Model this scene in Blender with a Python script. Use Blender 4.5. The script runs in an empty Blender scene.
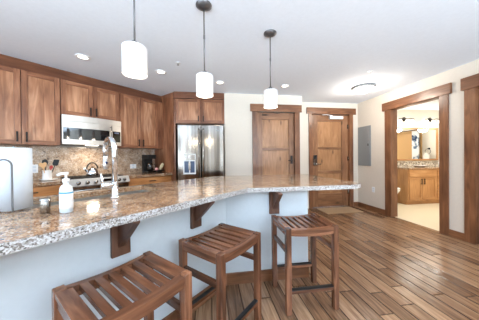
import bpy, bmesh, math, random
from math import sin, cos, pi, radians, sqrt
from mathutils import Matrix, Vector
random.seed(7)
SC = bpy.context.scene
COL = SC.collection
Q = sqrt(.5)
def AB(a, b, z=0.0):            # kitchen frame: a along the cabinet wall, b towards it
    return ((a - b) * Q, (a + b) * Q, z)

# ------------------------------------------------------------------ camera
F_PX, CY = 200.93, 158.73
YAW, PITCH, ROLL = 0.1445, -0.006, -0.0095
cd = bpy.data.cameras.new('camera'); cam = bpy.data.objects.new('camera', cd); COL.objects.link(cam)
cd.sensor_width = 36; cd.sensor_fit = 'HORIZONTAL'; cd.lens = F_PX / 479 * 36
cd.shift_y = -(160 - CY) / 479; cd.clip_start = .05
_f = Vector((sin(YAW)*cos(PITCH), cos(YAW)*cos(PITCH), sin(PITCH)))
_u = Vector((-sin(YAW)*sin(PITCH), -cos(YAW)*sin(PITCH), cos(PITCH)))
_r = Vector((cos(YAW), -sin(YAW), 0))
r_ = cos(ROLL)*_r + sin(ROLL)*_u; u_ = -sin(ROLL)*_r + cos(ROLL)*_u
cam.matrix_world = Matrix(((r_.x, u_.x, -_f.x, 0), (r_.y, u_.y, -_f.y, 0), (r_.z, u_.z, -_f.z, 1.2), (0, 0, 0, 1)))
SC.camera = cam

# ------------------------------------------------------------------ world, lights, exposure
SC.view_settings.view_transform = 'Standard'; SC.view_settings.look = 'None'
SC.view_settings.gamma = 1; SC.view_settings.use_curve_mapping = False
SC.view_settings.exposure = 0.28
w = bpy.data.worlds.new('world'); SC.world = w; w.use_nodes = True
w.node_tree.nodes['Background'].inputs[0].default_value = (.80, .90, 1.0, 1)
w.node_tree.nodes['Background'].inputs[1].default_value = 1.2

def lamp(name, kind, loc, energy, color=(1, 1, 1), size=.1, size_y=None, rot=None, spot=None, spread=None):
    ld = bpy.data.lights.new(name, kind); ld.energy = energy; ld.color = color
    if kind == 'AREA':
        ld.size = size
        if spread: ld.spread = radians(spread)
        if size_y: ld.shape = 'RECTANGLE'; ld.size_y = size_y
    else: ld.shadow_soft_size = size
    if kind == 'SPOT': ld.spot_size = spot or radians(120); ld.spot_blend = .8
    o = bpy.data.objects.new(name, ld); COL.objects.link(o); o.location = loc
    if rot: o.rotation_euler = rot
    return o
DAY = (.72, .87, 1.0)
WARM = (1.0, .86, .68)
# daylight through the window wall of the living room behind the camera (window_1, window_2)
lamp('window_daylight', 'AREA', (2.2, -3.9, 1.0), 245, DAY, 2.1, 1.6, (radians(134), 0, 0), spread=95)
lamp('window_daylight', 'AREA', (-2.6, -3.9, 1.0), 250, DAY, 2.3, 1.6, (radians(134), 0, 0), spread=95)
# daylight through the side window of the living room (window_3)
lamp('window_daylight', 'AREA', (-4.1, -1.2, 1.1), 130, DAY, 2.4, 1.6, (radians(126), 0, radians(-90)), spread=95)

# ------------------------------------------------------------------ materials
def srgb(h):
    if isinstance(h, str): c = [int(h[i:i+2], 16)/255 for i in (0, 2, 4)]
    else: c = [v/255 for v in h]
    return tuple(v/12.92 if v <= .04045 else ((v+.055)/1.055)**2.4 for v in c) + (1,)
def newmat(name):
    m = bpy.data.materials.new(name); m.use_nodes = True
    nt = m.node_tree; b = nt.nodes['Principled BSDF']
    return m, nt, b
def N(nt, t, **kw):
    n = nt.nodes.new(t)
    for k, v in kw.items():
        if k.startswith('i_'):
            key = k[2:]; key = int(key) if key.isdigit() else key.replace('_', ' ')
            n.inputs[key].default_value = v
        else: setattr(n, k, v)
    return n
def ramp(nt, fac, stops):
    r = N(nt, 'ShaderNodeValToRGB'); e = r.color_ramp.elements
    while len(e) < len(stops): e.new(.5)
    for el, (p, c) in zip(e, stops): el.position = p; el.color = srgb(c) if not isinstance(c, tuple) or len(c) == 3 else c
    nt.links.new(fac, r.inputs[0]); return r.outputs[0]
def plain(name, col, rough=.5, metal=0, emit=None, estr=0, trans=0, ior=1.45, bump=0, coat=0):
    m, nt, b = newmat(name)
    tc = N(nt, 'ShaderNodeTexCoord'); no = N(nt, 'ShaderNodeTexNoise', i_Scale=35.0, i_Detail=3.0)
    nt.links.new(tc.outputs['Object'], no.inputs['Vector'])
    c = srgb(col); lo = tuple(v*.985 for v in c[:3]) + (1,); hi = tuple(min(1, v*1.01) for v in c[:3]) + (1,)
    nt.links.new(ramp(nt, no.outputs[0], [(.35, lo), (.65, hi)]), b.inputs['Base Color'])
    b.inputs['Roughness'].default_value = rough; b.inputs['Metallic'].default_value = metal
    b.inputs['Transmission Weight'].default_value = trans; b.inputs['IOR'].default_value = ior
    b.inputs['Coat Weight'].default_value = coat
    if emit: b.inputs['Emission Color'].default_value = srgb(emit); b.inputs['Emission Strength'].default_value = estr
    if bump:
        bp = N(nt, 'ShaderNodeBump', i_Strength=bump, i_Distance=.002); nt.links.new(no.outputs[0], bp.inputs['Height'])
        nt.links.new(bp.outputs[0], b.inputs['Normal'])
    return m
def wood(name, dark, mid, light, axis='z', rough=.35, knots=.5, scale=1.0):
    m, nt, b = newmat(name); L = nt.links.new
    tc = N(nt, 'ShaderNodeTexCoord'); oi = N(nt, 'ShaderNodeObjectInfo')
    ml = N(nt, 'ShaderNodeVectorMath', operation='SCALE'); ml.inputs['Scale'].default_value = 37.0
    cx = N(nt, 'ShaderNodeCombineXYZ'); L(oi.outputs['Random'], cx.inputs[0]); L(oi.outputs['Random'], cx.inputs[1])
    L(cx.outputs[0], ml.inputs[0])
    ad = N(nt, 'ShaderNodeVectorMath', operation='ADD'); L(tc.outputs['Object'], ad.inputs[0]); L(ml.outputs[0], ad.inputs[1])
    s = {'x': (1.1, 9, 9), 'y': (9, 1.1, 9), 'z': (9, 9, 1.1)}[axis]
    s2 = {'x': (2.2, 6, 6), 'y': (6, 2.2, 6), 'z': (6, 6, 2.2)}[axis]
    mp = N(nt, 'ShaderNodeMapping'); mp.inputs['Scale'].default_value = tuple(v*scale for v in s); L(ad.outputs[0], mp.inputs[0])
    n1 = N(nt, 'ShaderNodeTexNoise', i_Scale=2.2, i_Detail=6.0, i_Distortion=1.2); L(mp.outputs[0], n1.inputs['Vector'])
    mp2 = N(nt, 'ShaderNodeMapping'); mp2.inputs['Scale'].default_value = tuple(v*scale for v in s2); L(ad.outputs[0], mp2.inputs[0])
    n2 = N(nt, 'ShaderNodeTexNoise', i_Scale=.8, i_Detail=2.0); L(mp2.outputs[0], n2.inputs['Vector'])
    mx = N(nt, 'ShaderNodeMath', operation='ADD'); L(n1.outputs[0], mx.inputs[0]); L(n2.outputs[0], mx.inputs[1])
    hf = N(nt, 'ShaderNodeMath', operation='MULTIPLY', i_1=.5); L(mx.outputs[0], hf.inputs[0])
    base = ramp(nt, hf.outputs[0], [(.31, dark), (.5, mid), (.68, light)])
    vo = N(nt, 'ShaderNodeTexVoronoi', i_Scale=1.05); L(mp2.outputs[0], vo.inputs['Vector'])
    kn = N(nt, 'ShaderNodeMapRange', i_1=.05, i_2=.17, i_3=knots, i_4=0.0); L(vo.outputs[0], kn.inputs[0])
    mix = N(nt, 'ShaderNodeMix', data_type='RGBA'); L(kn.outputs[0], mix.inputs[0]); L(base, mix.inputs[6])
    dk = srgb(dark); mix.inputs[7].default_value = tuple(v*.35 for v in dk[:3]) + (1,)
    L(mix.outputs[2], b.inputs['Base Color']); b.inputs['Roughness'].default_value = rough
    bp = N(nt, 'ShaderNodeBump', i_Strength=.15, i_Distance=.002); L(n1.outputs[0], bp.inputs['Height']); L(bp.outputs[0], b.inputs['Normal'])
    return m
M = {}
CAB = ((88, 50, 33), (136, 87, 60), (180, 126, 92))
for ax in 'xyz': M['cab_'+ax] = wood('cabinet_wood_'+ax, *CAB, axis=ax, rough=.3, knots=.35)
for ax in 'xyz': M['trim_'+ax] = wood('trim_wood_'+ax, (90, 56, 36), (124, 82, 55), (156, 108, 74), axis=ax, rough=.32, knots=.6)
for ax in 'xz': M['door_'+ax] = wood('alder_door_wood_'+ax, (108, 74, 50), (142, 100, 70), (170, 126, 92), axis=ax, rough=.32, knots=.8)
for ax in 'xz': M['dpanel_'+ax] = wood('alder_panel_wood_'+ax, (138, 96, 64), (170, 124, 86), (192, 148, 108), axis=ax, rough=.32, knots=.95)
for ax in 'xyz': M['stool_'+ax] = wood('stool_wood_'+ax, (50, 31, 23), (106, 68, 48), (164, 112, 82), axis=ax, rough=.22, knots=.15)
for ax in 'xz': M['base_'+ax] = wood('honey_cabinet_wood_'+ax, (150, 96, 52), (190, 130, 78), (208, 152, 98), axis=ax, rough=.35, knots=.4)
for ax in 'xz': M['van_'+ax] = wood('vanity_wood_'+ax, (160, 112, 70), (186, 138, 92), (206, 160, 114), axis=ax, rough=.4, knots=.15)
for ax in 'xz': M['cpanel_'+ax] = wood('cabinet_panel_wood_'+ax, (118, 74, 50), (168, 116, 83), (208, 158, 122), axis=ax, rough=.28, knots=.4)
M['crown'] = wood('crown_wood', (78, 44, 28), (108, 66, 44), (136, 88, 60), axis='x', rough=.35, knots=.3)
M['dark_wood'] = wood('dark_wood', (52, 32, 24), (78, 50, 36), (98, 66, 48), axis='z', rough=.4, knots=.2)
M['corbel'] = wood('corbel_wood', (60, 38, 28), (92, 60, 44), (114, 78, 58), axis='z', rough=.4, knots=.3)
M['wall'] = plain('painted_wall_cream', (222, 214, 202), .75, bump=.08)
M['knee'] = plain('knee_wall_daylight_tint', (204, 213, 219), .6, bump=.05)  # cool daylight on the knee wall is put into this blue-grey colour
M['ceil'] = plain('ceiling_daylight_tint', (232, 240, 250), .85)  # white ceiling, with the cool cast of daylight mixed into its colour
M['bathwall'] = plain('bath_paint', (232, 228, 216), .7)
M['bathfloor'] = plain('bath_tile', (228, 216, 190), .35)
M['steel_dark'] = plain('dark_iron', (52, 48, 46), .45, .7)
M['black'] = plain('black_plastic', (20, 19, 19), .55)
M['blackglass'] = plain('black_glass', (14, 15, 18), .05, coat=1)
M['chrome'] = plain('chrome', (225, 228, 232), .08, 1)
M['white'] = plain('white_plastic', (240, 242, 244), .35)
M['paper'] = plain('white_paper', (216, 224, 232), .9, bump=.3)
M['grey'] = plain('grey_enamel', (138, 142, 144), .45)
M['bronze'] = plain('grey_bronze_metal', (110, 110, 112), .4, .8)
M['shade'] = plain('frosted_shade', (206, 206, 208), .4, emit=(255, 250, 244), estr=.16)
M['shade_in'] = plain('shade_lamp_glow', (255, 255, 255), .5, emit=(255, 248, 236), estr=.7)
M['glow'] = plain('lamp_glow', (255, 255, 255), .5, emit=(255, 244, 226), estr=4.0)
M['globe'] = plain('vanity_globe', (255, 255, 255), .5, emit=(255, 246, 226), estr=1.2)
M['tan'] = plain('shower_tile', (196, 158, 110), .35)
M['towel'] = plain('white_towel', (244, 242, 238), .95, bump=.5)
M['mat'] = plain('woven_mat', (168, 142, 112), .95, bump=.8)
M['porcelain'] = plain('porcelain', (244, 243, 240), .12)
M['wood_light'] = plain('spoon_wood', (210, 164, 112), .6)
M['red'] = plain('red_silicone', (176, 52, 44), .5)
M['pink'] = plain('pink_wrap', (222, 160, 158), .5)
M['beige'] = plain('beige_wrap', (206, 190, 152), .6)
M['blue'] = plain('blue_label', (70, 150, 190), .5)
M['navy'] = plain('navy_mark', (24, 40, 96), .4)
M['liquid'] = plain('pale_soap', (222, 234, 242), .3)
M['lcd'] = plain('display_glow', (84, 100, 128), .2)

def mk_mirror():
    m, nt, b = newmat('mirror_glass'); b.inputs['Base Color'].default_value = (.9, .9, .9, 1)
    b.inputs['Metallic'].default_value = 1; b.inputs['Roughness'].default_value = .01; return m
M['mirror'] = mk_mirror()
def mk_glass():
    m, nt, b = newmat('clear_glass'); b.inputs['Base Color'].default_value = (.95, .98, 1, 1)
    b.inputs['Transmission Weight'].default_value = 1; b.inputs['Roughness'].default_value = .02; return m
M['glass'] = mk_glass()
def mk_steel():
    m, nt, b = newmat('brushed_steel'); L = nt.links.new
    tc = N(nt, 'ShaderNodeTexCoord'); mp = N(nt, 'ShaderNodeMapping'); mp.inputs['Scale'].default_value = (9, 9, .15); L(tc.outputs['Object'], mp.inputs[0])
    n = N(nt, 'ShaderNodeTexNoise', i_Scale=1.6, i_Detail=5.0); L(mp.outputs[0], n.inputs['Vector'])
    L(ramp(nt, n.outputs[0], [(.35, (124, 118, 112)), (.65, (174, 169, 163))]), b.inputs['Base Color'])
    b.inputs['Metallic'].default_value = 1
    rr = N(nt, 'ShaderNodeMapRange', i_1=.3, i_2=.7, i_3=.12, i_4=.2); L(n.outputs[0], rr.inputs[0]); L(rr.outputs[0], b.inputs['Roughness'])
    bp = N(nt, 'ShaderNodeBump', i_Strength=.03, i_Distance=.01); L(n.outputs[0], bp.inputs['Height']); L(bp.outputs[0], b.inputs['Normal'])
    return m
M['steel'] = mk_steel()
M['satin'] = plain('satin_stainless', (206, 204, 200), .34, 1)
def mk_granite(name='speckled_granite', stops=None):
    m, nt, b = newmat(name); L = nt.links.new
    tc = N(nt, 'ShaderNodeTexCoord'); g = tc.outputs['Object']
    n0 = N(nt, 'ShaderNodeTexNoise', i_Scale=9.0, i_Detail=4.0, i_Distortion=.6); L(g, n0.inputs['Vector'])
    base = ramp(nt, n0.outputs[0], stops or [(.30, (88, 60, 42)), (.44, (144, 106, 74)), (.56, (178, 142, 106)), (.70, (202, 182, 156))])
    v = N(nt, 'ShaderNodeTexVoronoi', i_Scale=150.0); L(g, v.inputs['Vector'])
    sx = N(nt, 'ShaderNodeSeparateColor'); L(v.outputs['Color'], sx.inputs[0])
    spk = ramp(nt, sx.outputs[0], [(0.0, (50, 42, 40)), (.12, (58, 48, 44)), (.14, (128, 92, 66)), (.42, (168, 130, 98)), (.62, (194, 168, 140)), (.86, (222, 212, 200))])
    spk.node.color_ramp.interpolation = 'CONSTANT'
    mx = N(nt, 'ShaderNodeMix', data_type='RGBA'); mx.inputs[0].default_value = .5; L(base, mx.inputs[6]); L(spk, mx.inputs[7])
    n2 = N(nt, 'ShaderNodeTexNoise', i_Scale=28.0, i_Detail=5.0, i_Distortion=1.0); L(g, n2.inputs['Vector'])
    dk = N(nt, 'ShaderNodeMapRange', i_1=.60, i_2=.68, i_3=0.0, i_4=.75); L(n2.outputs[0], dk.inputs[0])
    mx2 = N(nt, 'ShaderNodeMix', data_type='RGBA'); L(dk.outputs[0], mx2.inputs[0]); L(mx.outputs[2], mx2.inputs[6]); mx2.inputs[7].default_value = srgb((70, 54, 48))
    L(mx2.outputs[2], b.inputs['Base Color']); b.inputs['Roughness'].default_value = .1; b.inputs['IOR'].default_value = 1.6
    return m
M['granite'] = mk_granite()
M['granite_wall'] = mk_granite('backsplash_granite', [(.30, (140, 118, 100)), (.44, (176, 154, 132)), (.56, (202, 184, 164)), (.70, (220, 212, 200))])
def mk_edge():
    # rough chiselled edge of the slab: same stone, unpolished, window light painted in paler
    m, nt, b = newmat('lit_chiselled_granite_edge'); L = nt.links.new
    tc = N(nt, 'ShaderNodeTexCoord'); g = tc.outputs['Object']
    v = N(nt, 'ShaderNodeTexVoronoi', i_Scale=170.0); L(g, v.inputs['Vector'])
    sx = N(nt, 'ShaderNodeSeparateColor'); L(v.outputs['Color'], sx.inputs[0])
    c = ramp(nt, sx.outputs[0], [(0.0, (86, 82, 80)), (.14, (128, 118, 110)), (.3, (160, 154, 148)), (.55, (186, 184, 182)), (.8, (212, 212, 212))])
    L(c, b.inputs['Base Color']); b.inputs['Roughness'].default_value = .5
    n = N(nt, 'ShaderNodeTexNoise', i_Scale=60.0, i_Detail=4.0); L(g, n.inputs['Vector'])
    bp = N(nt, 'ShaderNodeBump', i_Strength=.5, i_Distance=.006); L(n.outputs[0], bp.inputs['Height']); L(bp.outputs[0], b.inputs['Normal'])
    return m
M['granite_edge'] = mk_edge()
def mk_mosaic():
    m, nt, b = newmat('mosaic_strip'); L = nt.links.new
    tc = N(nt, 'ShaderNodeTexCoord'); v = N(nt, 'ShaderNodeTexVoronoi', i_Scale=38.0); L(tc.outputs['Object'], v.inputs['Vector'])
    sx = N(nt, 'ShaderNodeSeparateColor'); L(v.outputs['Color'], sx.inputs[0])
    c = ramp(nt, sx.outputs[0], [(0.0, (96, 84, 74)), (.35, (172, 160, 142)), (.7, (226, 220, 206))]); L(c, b.inputs['Base Color']); b.inputs['Roughness'].default_value = .3
    return m
M['mosaic'] = mk_mosaic()
def mk_curtain():
    m, nt, b = newmat('patterned_curtain'); L = nt.links.new
    tc = N(nt, 'ShaderNodeTexCoord'); v = N(nt, 'ShaderNodeTexNoise', i_Scale=5.0, i_Detail=2.0); L(tc.outputs['Object'], v.inputs['Vector'])
    c = ramp(nt, v.outputs[0], [(.40, (40, 56, 92)), (.47, (120, 140, 160)), (.52, (232, 234, 234))]); L(c, b.inputs['Base Color']); b.inputs['Roughness'].default_value = .9
    return m
M['curtain'] = mk_curtain()
def mk_floor():
    m, nt, b = newmat('hand_scraped_plank_floor'); L = nt.links.new
    tc = N(nt, 'ShaderNodeTexCoord'); sp = N(nt, 'ShaderNodeSeparateXYZ'); L(tc.outputs['Object'], sp.inputs[0])
    def mth(op, a, b_=None):
        n = N(nt, 'ShaderNodeMath', operation=op)
        for i, v in enumerate((a, b_)):
            if v is None: continue
            if isinstance(v, (int, float)): n.inputs[i].default_value = v
            else: L(v, n.inputs[i])
        return n.outputs[0]
    u = mth('DIVIDE', sp.outputs[0], .125); row = mth('FLOOR', u); fu = mth('FRACT', u)
    w1 = N(nt, 'ShaderNodeTexWhiteNoise', noise_dimensions='1D'); L(row, w1.inputs['W'])
    v = mth('ADD', mth('DIVIDE', sp.outputs[1], 1.15), mth('MULTIPLY', w1.outputs[0], 7.0)); cell = mth('FLOOR', v); fv = mth('FRACT', v)
    cb = N(nt, 'ShaderNodeCombineXYZ'); L(row, cb.inputs[0]); L(cell, cb.inputs[1])
    w2 = N(nt, 'ShaderNodeTexWhiteNoise', noise_dimensions='3D'); L(cb.outputs[0], w2.inputs['Vector'])
    # grain
    off = N(nt, 'ShaderNodeVectorMath', operation='SCALE'); off.inputs['Scale'].default_value = 9.0; L(w2.outputs['Color'], off.inputs[0])
    ad = N(nt, 'ShaderNodeVectorMath', operation='ADD'); L(tc.outputs['Object'], ad.inputs[0]); L(off.outputs[0], ad.inputs[1])
    mp = N(nt, 'ShaderNodeMapping'); mp.inputs['Scale'].default_value = (22, 1.6, 1); L(ad.outputs[0], mp.inputs[0])
    g = N(nt, 'ShaderNodeTexNoise', i_Scale=2.0, i_Detail=6.0, i_Distortion=.8); L(mp.outputs[0], g.inputs['Vector'])
    t = mth('ADD', mth('MULTIPLY', w2.outputs[0], .34), mth('MULTIPLY', g.outputs[0], .74))
    c = ramp(nt, t, [(.22, (76, 53, 38)), (.42, (112, 83, 61)), (.6, (140, 108, 82)), (.82, (168, 136, 106))])
    eu = mth('MINIMUM', fu, mth('SUBTRACT', 1.0, fu)); ev = mth('MINIMUM', fv, mth('SUBTRACT', 1.0, fv))
    gu = N(nt, 'ShaderNodeMapRange', i_1=.01, i_2=.06, i_3=1.0, i_4=0.0); L(eu, gu.inputs[0])
    gv = N(nt, 'ShaderNodeMapRange', i_1=.0, i_2=.006, i_3=1.0, i_4=0.0); L(ev, gv.inputs[0])
    gr = mth('MAXIMUM', gu.outputs[0], gv.outputs[0])
    mx = N(nt, 'ShaderNodeMix', data_type='RGBA'); L(mth('MULTIPLY', gr, .85), mx.inputs[0]); L(c, mx.inputs[6]); mx.inputs[7].default_value = srgb((48, 32, 25))
    L(mx.outputs[2], b.inputs['Base Color'])
    rr = N(nt, 'ShaderNodeMapRange', i_1=.3, i_2=.7, i_3=.12, i_4=.26); L(g.outputs[0], rr.inputs[0]); L(rr.outputs[0], b.inputs['Roughness'])
    mp3 = N(nt, 'ShaderNodeMapping'); mp3.inputs['Scale'].default_value = (22, 5, 1); L(tc.outputs['Object'], mp3.inputs[0])
    g3 = N(nt, 'ShaderNodeTexNoise', i_Scale=1.2, i_Detail=2.0); L(mp3.outputs[0], g3.inputs['Vector'])
    h = mth('SUBTRACT', mth('ADD', g3.outputs[0], mth('MULTIPLY', w2.outputs[0], .3)), mth('MULTIPLY', gr, 1.2))
    bp = N(nt, 'ShaderNodeBump', i_Strength=.6, i_Distance=.005); L(h, bp.inputs['Height']); L(bp.outputs[0], b.inputs['Normal'])
    return m
M['floor'] = mk_floor()

# ------------------------------------------------------------------ mesh building
class MB:
    def __init__(s): s.bm = bmesh.new(); s.mats = []
    def mi(s, m):
        if m is None: return 0
        if m not in s.mats: s.mats.append(m)
        return s.mats.index(m)
    def poly3(s, pts, faces, m=None, smooth=False):
        vs = [s.bm.verts.new(p) for p in pts]; k = s.mi(m)
        for f in faces:
            try: fc = s.bm.faces.new([vs[i] for i in f])
            except ValueError: continue
            fc.material_index = k; fc.smooth = smooth
        return s
    def box(s, x0, x1, y0, y1, z0, z1, m=None):
        p = [(x, y, z) for z in (z0, z1) for y in (y0, y1) for x in (x0, x1)]
        return s.poly3(p, [(0, 2, 3, 1), (4, 5, 7, 6), (0, 1, 5, 4), (2, 6, 7, 3), (0, 4, 6, 2), (1, 3, 7, 5)], m)
    def prism(s, pts, lo, hi, axis='z', m=None, side=None):
        # pts: 2D outline (ccw seen along +axis); axis z:(x,y) y:(x,z) x:(y,z)
        def P(a, b, c): return {'z': (a, b, c), 'y': (a, c, b), 'x': (c, a, b)}[axis]
        n = len(pts); v = [P(a, b, lo) for a, b in pts] + [P(a, b, hi) for a, b in pts]
        s.poly3(v, [tuple(reversed(range(n))), tuple(range(n, 2*n))], m)
        s.poly3(v, [(i, (i+1) % n, n+(i+1) % n, n+i) for i in range(n)], side or m)
        return s
    def lathe(s, prof, c=(0, 0, 0), seg=24, m=None, axis='z', smooth=True, sx=1, sy=1):
        def P(r, z, t):
            x, y = r*cos(t)*sx, r*sin(t)*sy
            q = {'z': (x, y, z), 'y': (x, z, y), 'x': (z, x, y)}[axis]
            return (q[0]+c[0], q[1]+c[1], q[2]+c[2])
        pts = [P(r, z, 2*pi*k/seg) for r, z in prof for k in range(seg)]
        fs = []
        for j in range(len(prof)-1):
            for k in range(seg):
                k2 = (k+1) % seg
                fs.append((j*seg+k, j*seg+k2, (j+1)*seg+k2, (j+1)*seg+k))
        n = len(prof)
        if prof[0][0] > 1e-5: fs.append(tuple(reversed(range(seg))))
        if prof[-1][0] > 1e-5: fs.append(tuple(range((n-1)*seg, n*seg)))
        return s.poly3(pts, fs, m, smooth)
    def cyl(s, c, r, h, axis='z', seg=20, m=None):
        return s.lathe([(r, 0), (r, h)], c, seg, m, axis)
    def tube(s, path, r, seg=10, m=None, close=True):
        path = [Vector(p) for p in path]; n = len(path); pts = []
        up = Vector((0, 0, 1)); prev = None
        for i, p in enumerate(path):
            d = (path[min(i+1, n-1)] - path[max(i-1, 0)]).normalized()
            if prev is None: a = d.cross(up if abs(d.z) < .9 else Vector((1, 0, 0))).normalized()
            else: a = (prev - d*prev.dot(d)).normalized()
            prev = a; b = d.cross(a)
            rr = r[i] if isinstance(r, (list, tuple)) else r
            pts += [tuple(p + a*rr*cos(2*pi*k/seg) + b*rr*sin(2*pi*k/seg)) for k in range(seg)]
        fs = [(j*seg+k, j*seg+(k+1) % seg, (j+1)*seg+(k+1) % seg, (j+1)*seg+k) for j in range(n-1) for k in range(seg)]
        if close: fs += [tuple(reversed(range(seg))), tuple(range((n-1)*seg, n*seg))]
        return s.poly3(pts, fs, m, True)
    def build(s, name, mat=None, parent=None, bevel=0, loc=None, rotz=None, **props):
        bm = s.bm; bmesh.ops.recalc_face_normals(bm, faces=bm.faces[:])
        me = bpy.data.meshes.new(name); bm.to_mesh(me); bm.free()
        if s.mats and mat is None:
            for k in s.mats: me.materials.append(M[k])
        else: me.materials.append(M[mat])
        o = bpy.data.objects.new(name, me); COL.objects.link(o)
        if parent: o.parent = parent
        if loc: o.location = loc
        if rotz is not None: o.rotation_euler = (0, 0, rotz)
        if bevel:
            bv = o.modifiers.new('bevel', 'BEVEL'); bv.width = bevel; bv.segments = 2; bv.limit_method = 'ANGLE'; bv.angle_limit = radians(50)
        for k, v in props.items(): o[k] = v
        return o
def thing(name, label, cat, loc=(0, 0, 0), rotz=0, group=None):
    o = bpy.data.objects.new(name, None); COL.objects.link(o); o.empty_display_size = .1
    o.location = loc; o.rotation_euler = (0, 0, rotz); o['label'] = label; o['category'] = cat
    if group: o['group'] = group
    return o
def tag(o, label, cat, group=None):
    o['label'] = label; o['category'] = cat
    if group: o['group'] = group
    return o
def struct(o): o['kind'] = 'structure'; return o
def kids(o): return [c for c in bpy.data.objects if c.parent == o]
def dup(root, loc, rotz, label, group=None):
    r = root.copy(); COL.objects.link(r); r.location = loc; r.rotation_euler = (0, 0, rotz); r['label'] = label
    if group: r['group'] = group
    for ch in kids(root):
        c = ch.copy(); COL.objects.link(c); c.parent = r
        for g in kids(ch):
            d = g.copy(); COL.objects.link(d); d.parent = c
    return r
R45 = radians(45)

# ------------------------------------------------------------------ setting
HC = 2.472; XR = 3.528; Y1 = 3.966; Y2 = 4.393
room = [(-4.3, -4.1), (XR+.12, -4.1), (XR+.12, Y2+.12), (1.79, Y2+.12), (1.79, 4.62), (-1.2, 4.62), AB(2.6, 4.0)[:2], AB(-2.1, 4.0)[:2], (-4.3, AB(-2.1, 4)[1])]
struct(MB().prism([(-4.3, -4.1), (XR+.06, -4.1), (XR+.06, Y2+.12), (1.79, Y2+.12), (1.79, 4.72), (-1.25, 4.72), (-4.3, 1.7)], -.05, 0).build('floor', 'floor'))
struct(MB().prism([(-4.4, -4.2), (6.9, -4.2), (6.9, 4.95), (-1.4, 4.95), (-4.4, 1.9)], HC, HC+.1).build('ceiling', 'ceil'))
# walls
def wall_x(name, x0, x1, y0, y1, ops, mat):      # wall running in X, openings [(xa,xb,z0,z1)]
    m = MB(); cur = x0
    for xa, xb, za, zb in sorted(ops):
        if xa > cur: m.box(cur, xa, y0, y1, 0, HC)
        if za > 0: m.box(xa, xb, y0, y1, 0, za)
        m.box(xa, xb, y0, y1, zb, HC); cur = xb
    if cur < x1: m.box(cur, x1, y0, y1, 0, HC)
    return struct(m.build(name, mat))
def wall_y(name, y0, y1, x0, x1, ops, mat):
    m = MB(); cur = y0
    for ya, yb, za, zb in sorted(ops):
        if ya > cur: m.box(x0, x1, cur, ya, 0, HC)
        if za > 0: m.box(x0, x1, ya, yb, 0, za)
        m.box(x0, x1, ya, yb, zb, HC); cur = yb
    if cur < y1: m.box(x0, x1, cur, y1, 0, HC)
    return struct(m.build(name, mat))
wall_x('wall_back', .285, 1.91, Y1, Y1+.12, [(.935, 1.745, 0, 2.12)], 'wall')
wall_x('wall_entry', 1.91, XR, Y2, Y2+.12, [(2.35, 3.31, 0, 2.2)], 'wall')
wall_y('wall_return', Y1+.12, Y2+.12, 1.79, 1.91, [], 'wall')
wall_x('wall_alcove', -1.2, .285, 4.6, 4.72, [], 'wall')
wall_y('wall_alcove_side', Y1+.12, 4.6, .305, .42, [], 'wall')
wall_y('wall_right', -4.1, 4.92, XR, XR+.12, [(1.30, 2.213, 0, 2.11), (2.627, 3.486, 0, 2.12)], 'wall')
wl = MB().box(-2.2, 2.75, 4.0, 4.12, 0, HC).build('wall_kitchen', 'wall', rotz=R45); struct(wl)
wall_x('wall_front', -4.3, XR, -4.1, -4.0, [(-3.8, -1.4, .35, 2.25), (1.1, 3.3, .35, 2.25)], 'wall')
wall_y('wall_left', -4.0, AB(-2.1, 4)[1]+.1, -4.3, -4.2, [(-2.4, 0, .5, 2.3)], 'wall')
def window(name, x0, x1, y, z0, z1, along='x'):
    m = MB(); t = .06
    def b(a0, a1, c0, c1):
        if along == 'x': m.box(a0, a1, y-.04, y+.02, c0, c1)
        else: m.box(y-.02, y+.04, a0, a1, c0, c1)
    b(x0, x1, z0, z0+t); b(x0, x1, z1-t, z1); b(x0, x0+t, z0+t, z1-t); b(x1-t, x1, z0+t, z1-t); b((x0+x1)/2-.03, (x0+x1)/2+.03, z0+t, z1-t)
    return struct(m.build(name, 'dark_wood'))
window('window_1', 1.1, 3.3, -4.05, .35, 2.25); window('window_2', -3.8, -1.4, -4.05, .35, 2.25); window('window_3', -2.4, 0, -4.25, .5, 2.3, 'y')

# bathroom shell
struct(MB().box(XR+.06, 6.7, 1.6, 4.8, -.05, .0).build('floor_bathroom', 'bathfloor'))
struct(MB().box(XR+.12, 6.82, 4.8, 4.92, 0, HC).build('wall_bathroom_back', 'bathwall'))
struct(MB().box(6.7, 6.82, 1.48, 4.8, 0, HC).build('wall_bathroom_right', 'bathwall'))
struct(MB().box(XR+.12, 6.7, 1.48, 1.6, 0, HC).build('wall_bathroom_front', 'bathwall'))
struct(MB().box(XR+.12, XR+.14, 1.6, 2.50, 0, HC).box(XR+.12, XR+.14, 3.62, 4.8, 0, HC).box(XR+.12, XR+.14, 2.5, 3.62, 2.3, HC).build('wall_bathroom_left', 'bathwall'))

# knee wall of the peninsula (45 degree run, then parallel to the back wall)
bn, kn = 1.245, .12
X_end = .965; Yp = 1.90
xk = Yp - bn/Q; xk2 = Yp + kn - (bn+kn)/Q
p0 = AB(-1.1, bn); p1 = AB(-1.1, bn+kn)
struct(MB().prism([(p0[0], p0[1]), (xk, Yp), (X_end, Yp), (X_end, Yp+kn), (xk2, Yp+kn), (p1[0], p1[1])], 0, .878).build('wall_peninsula', 'knee'))
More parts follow.
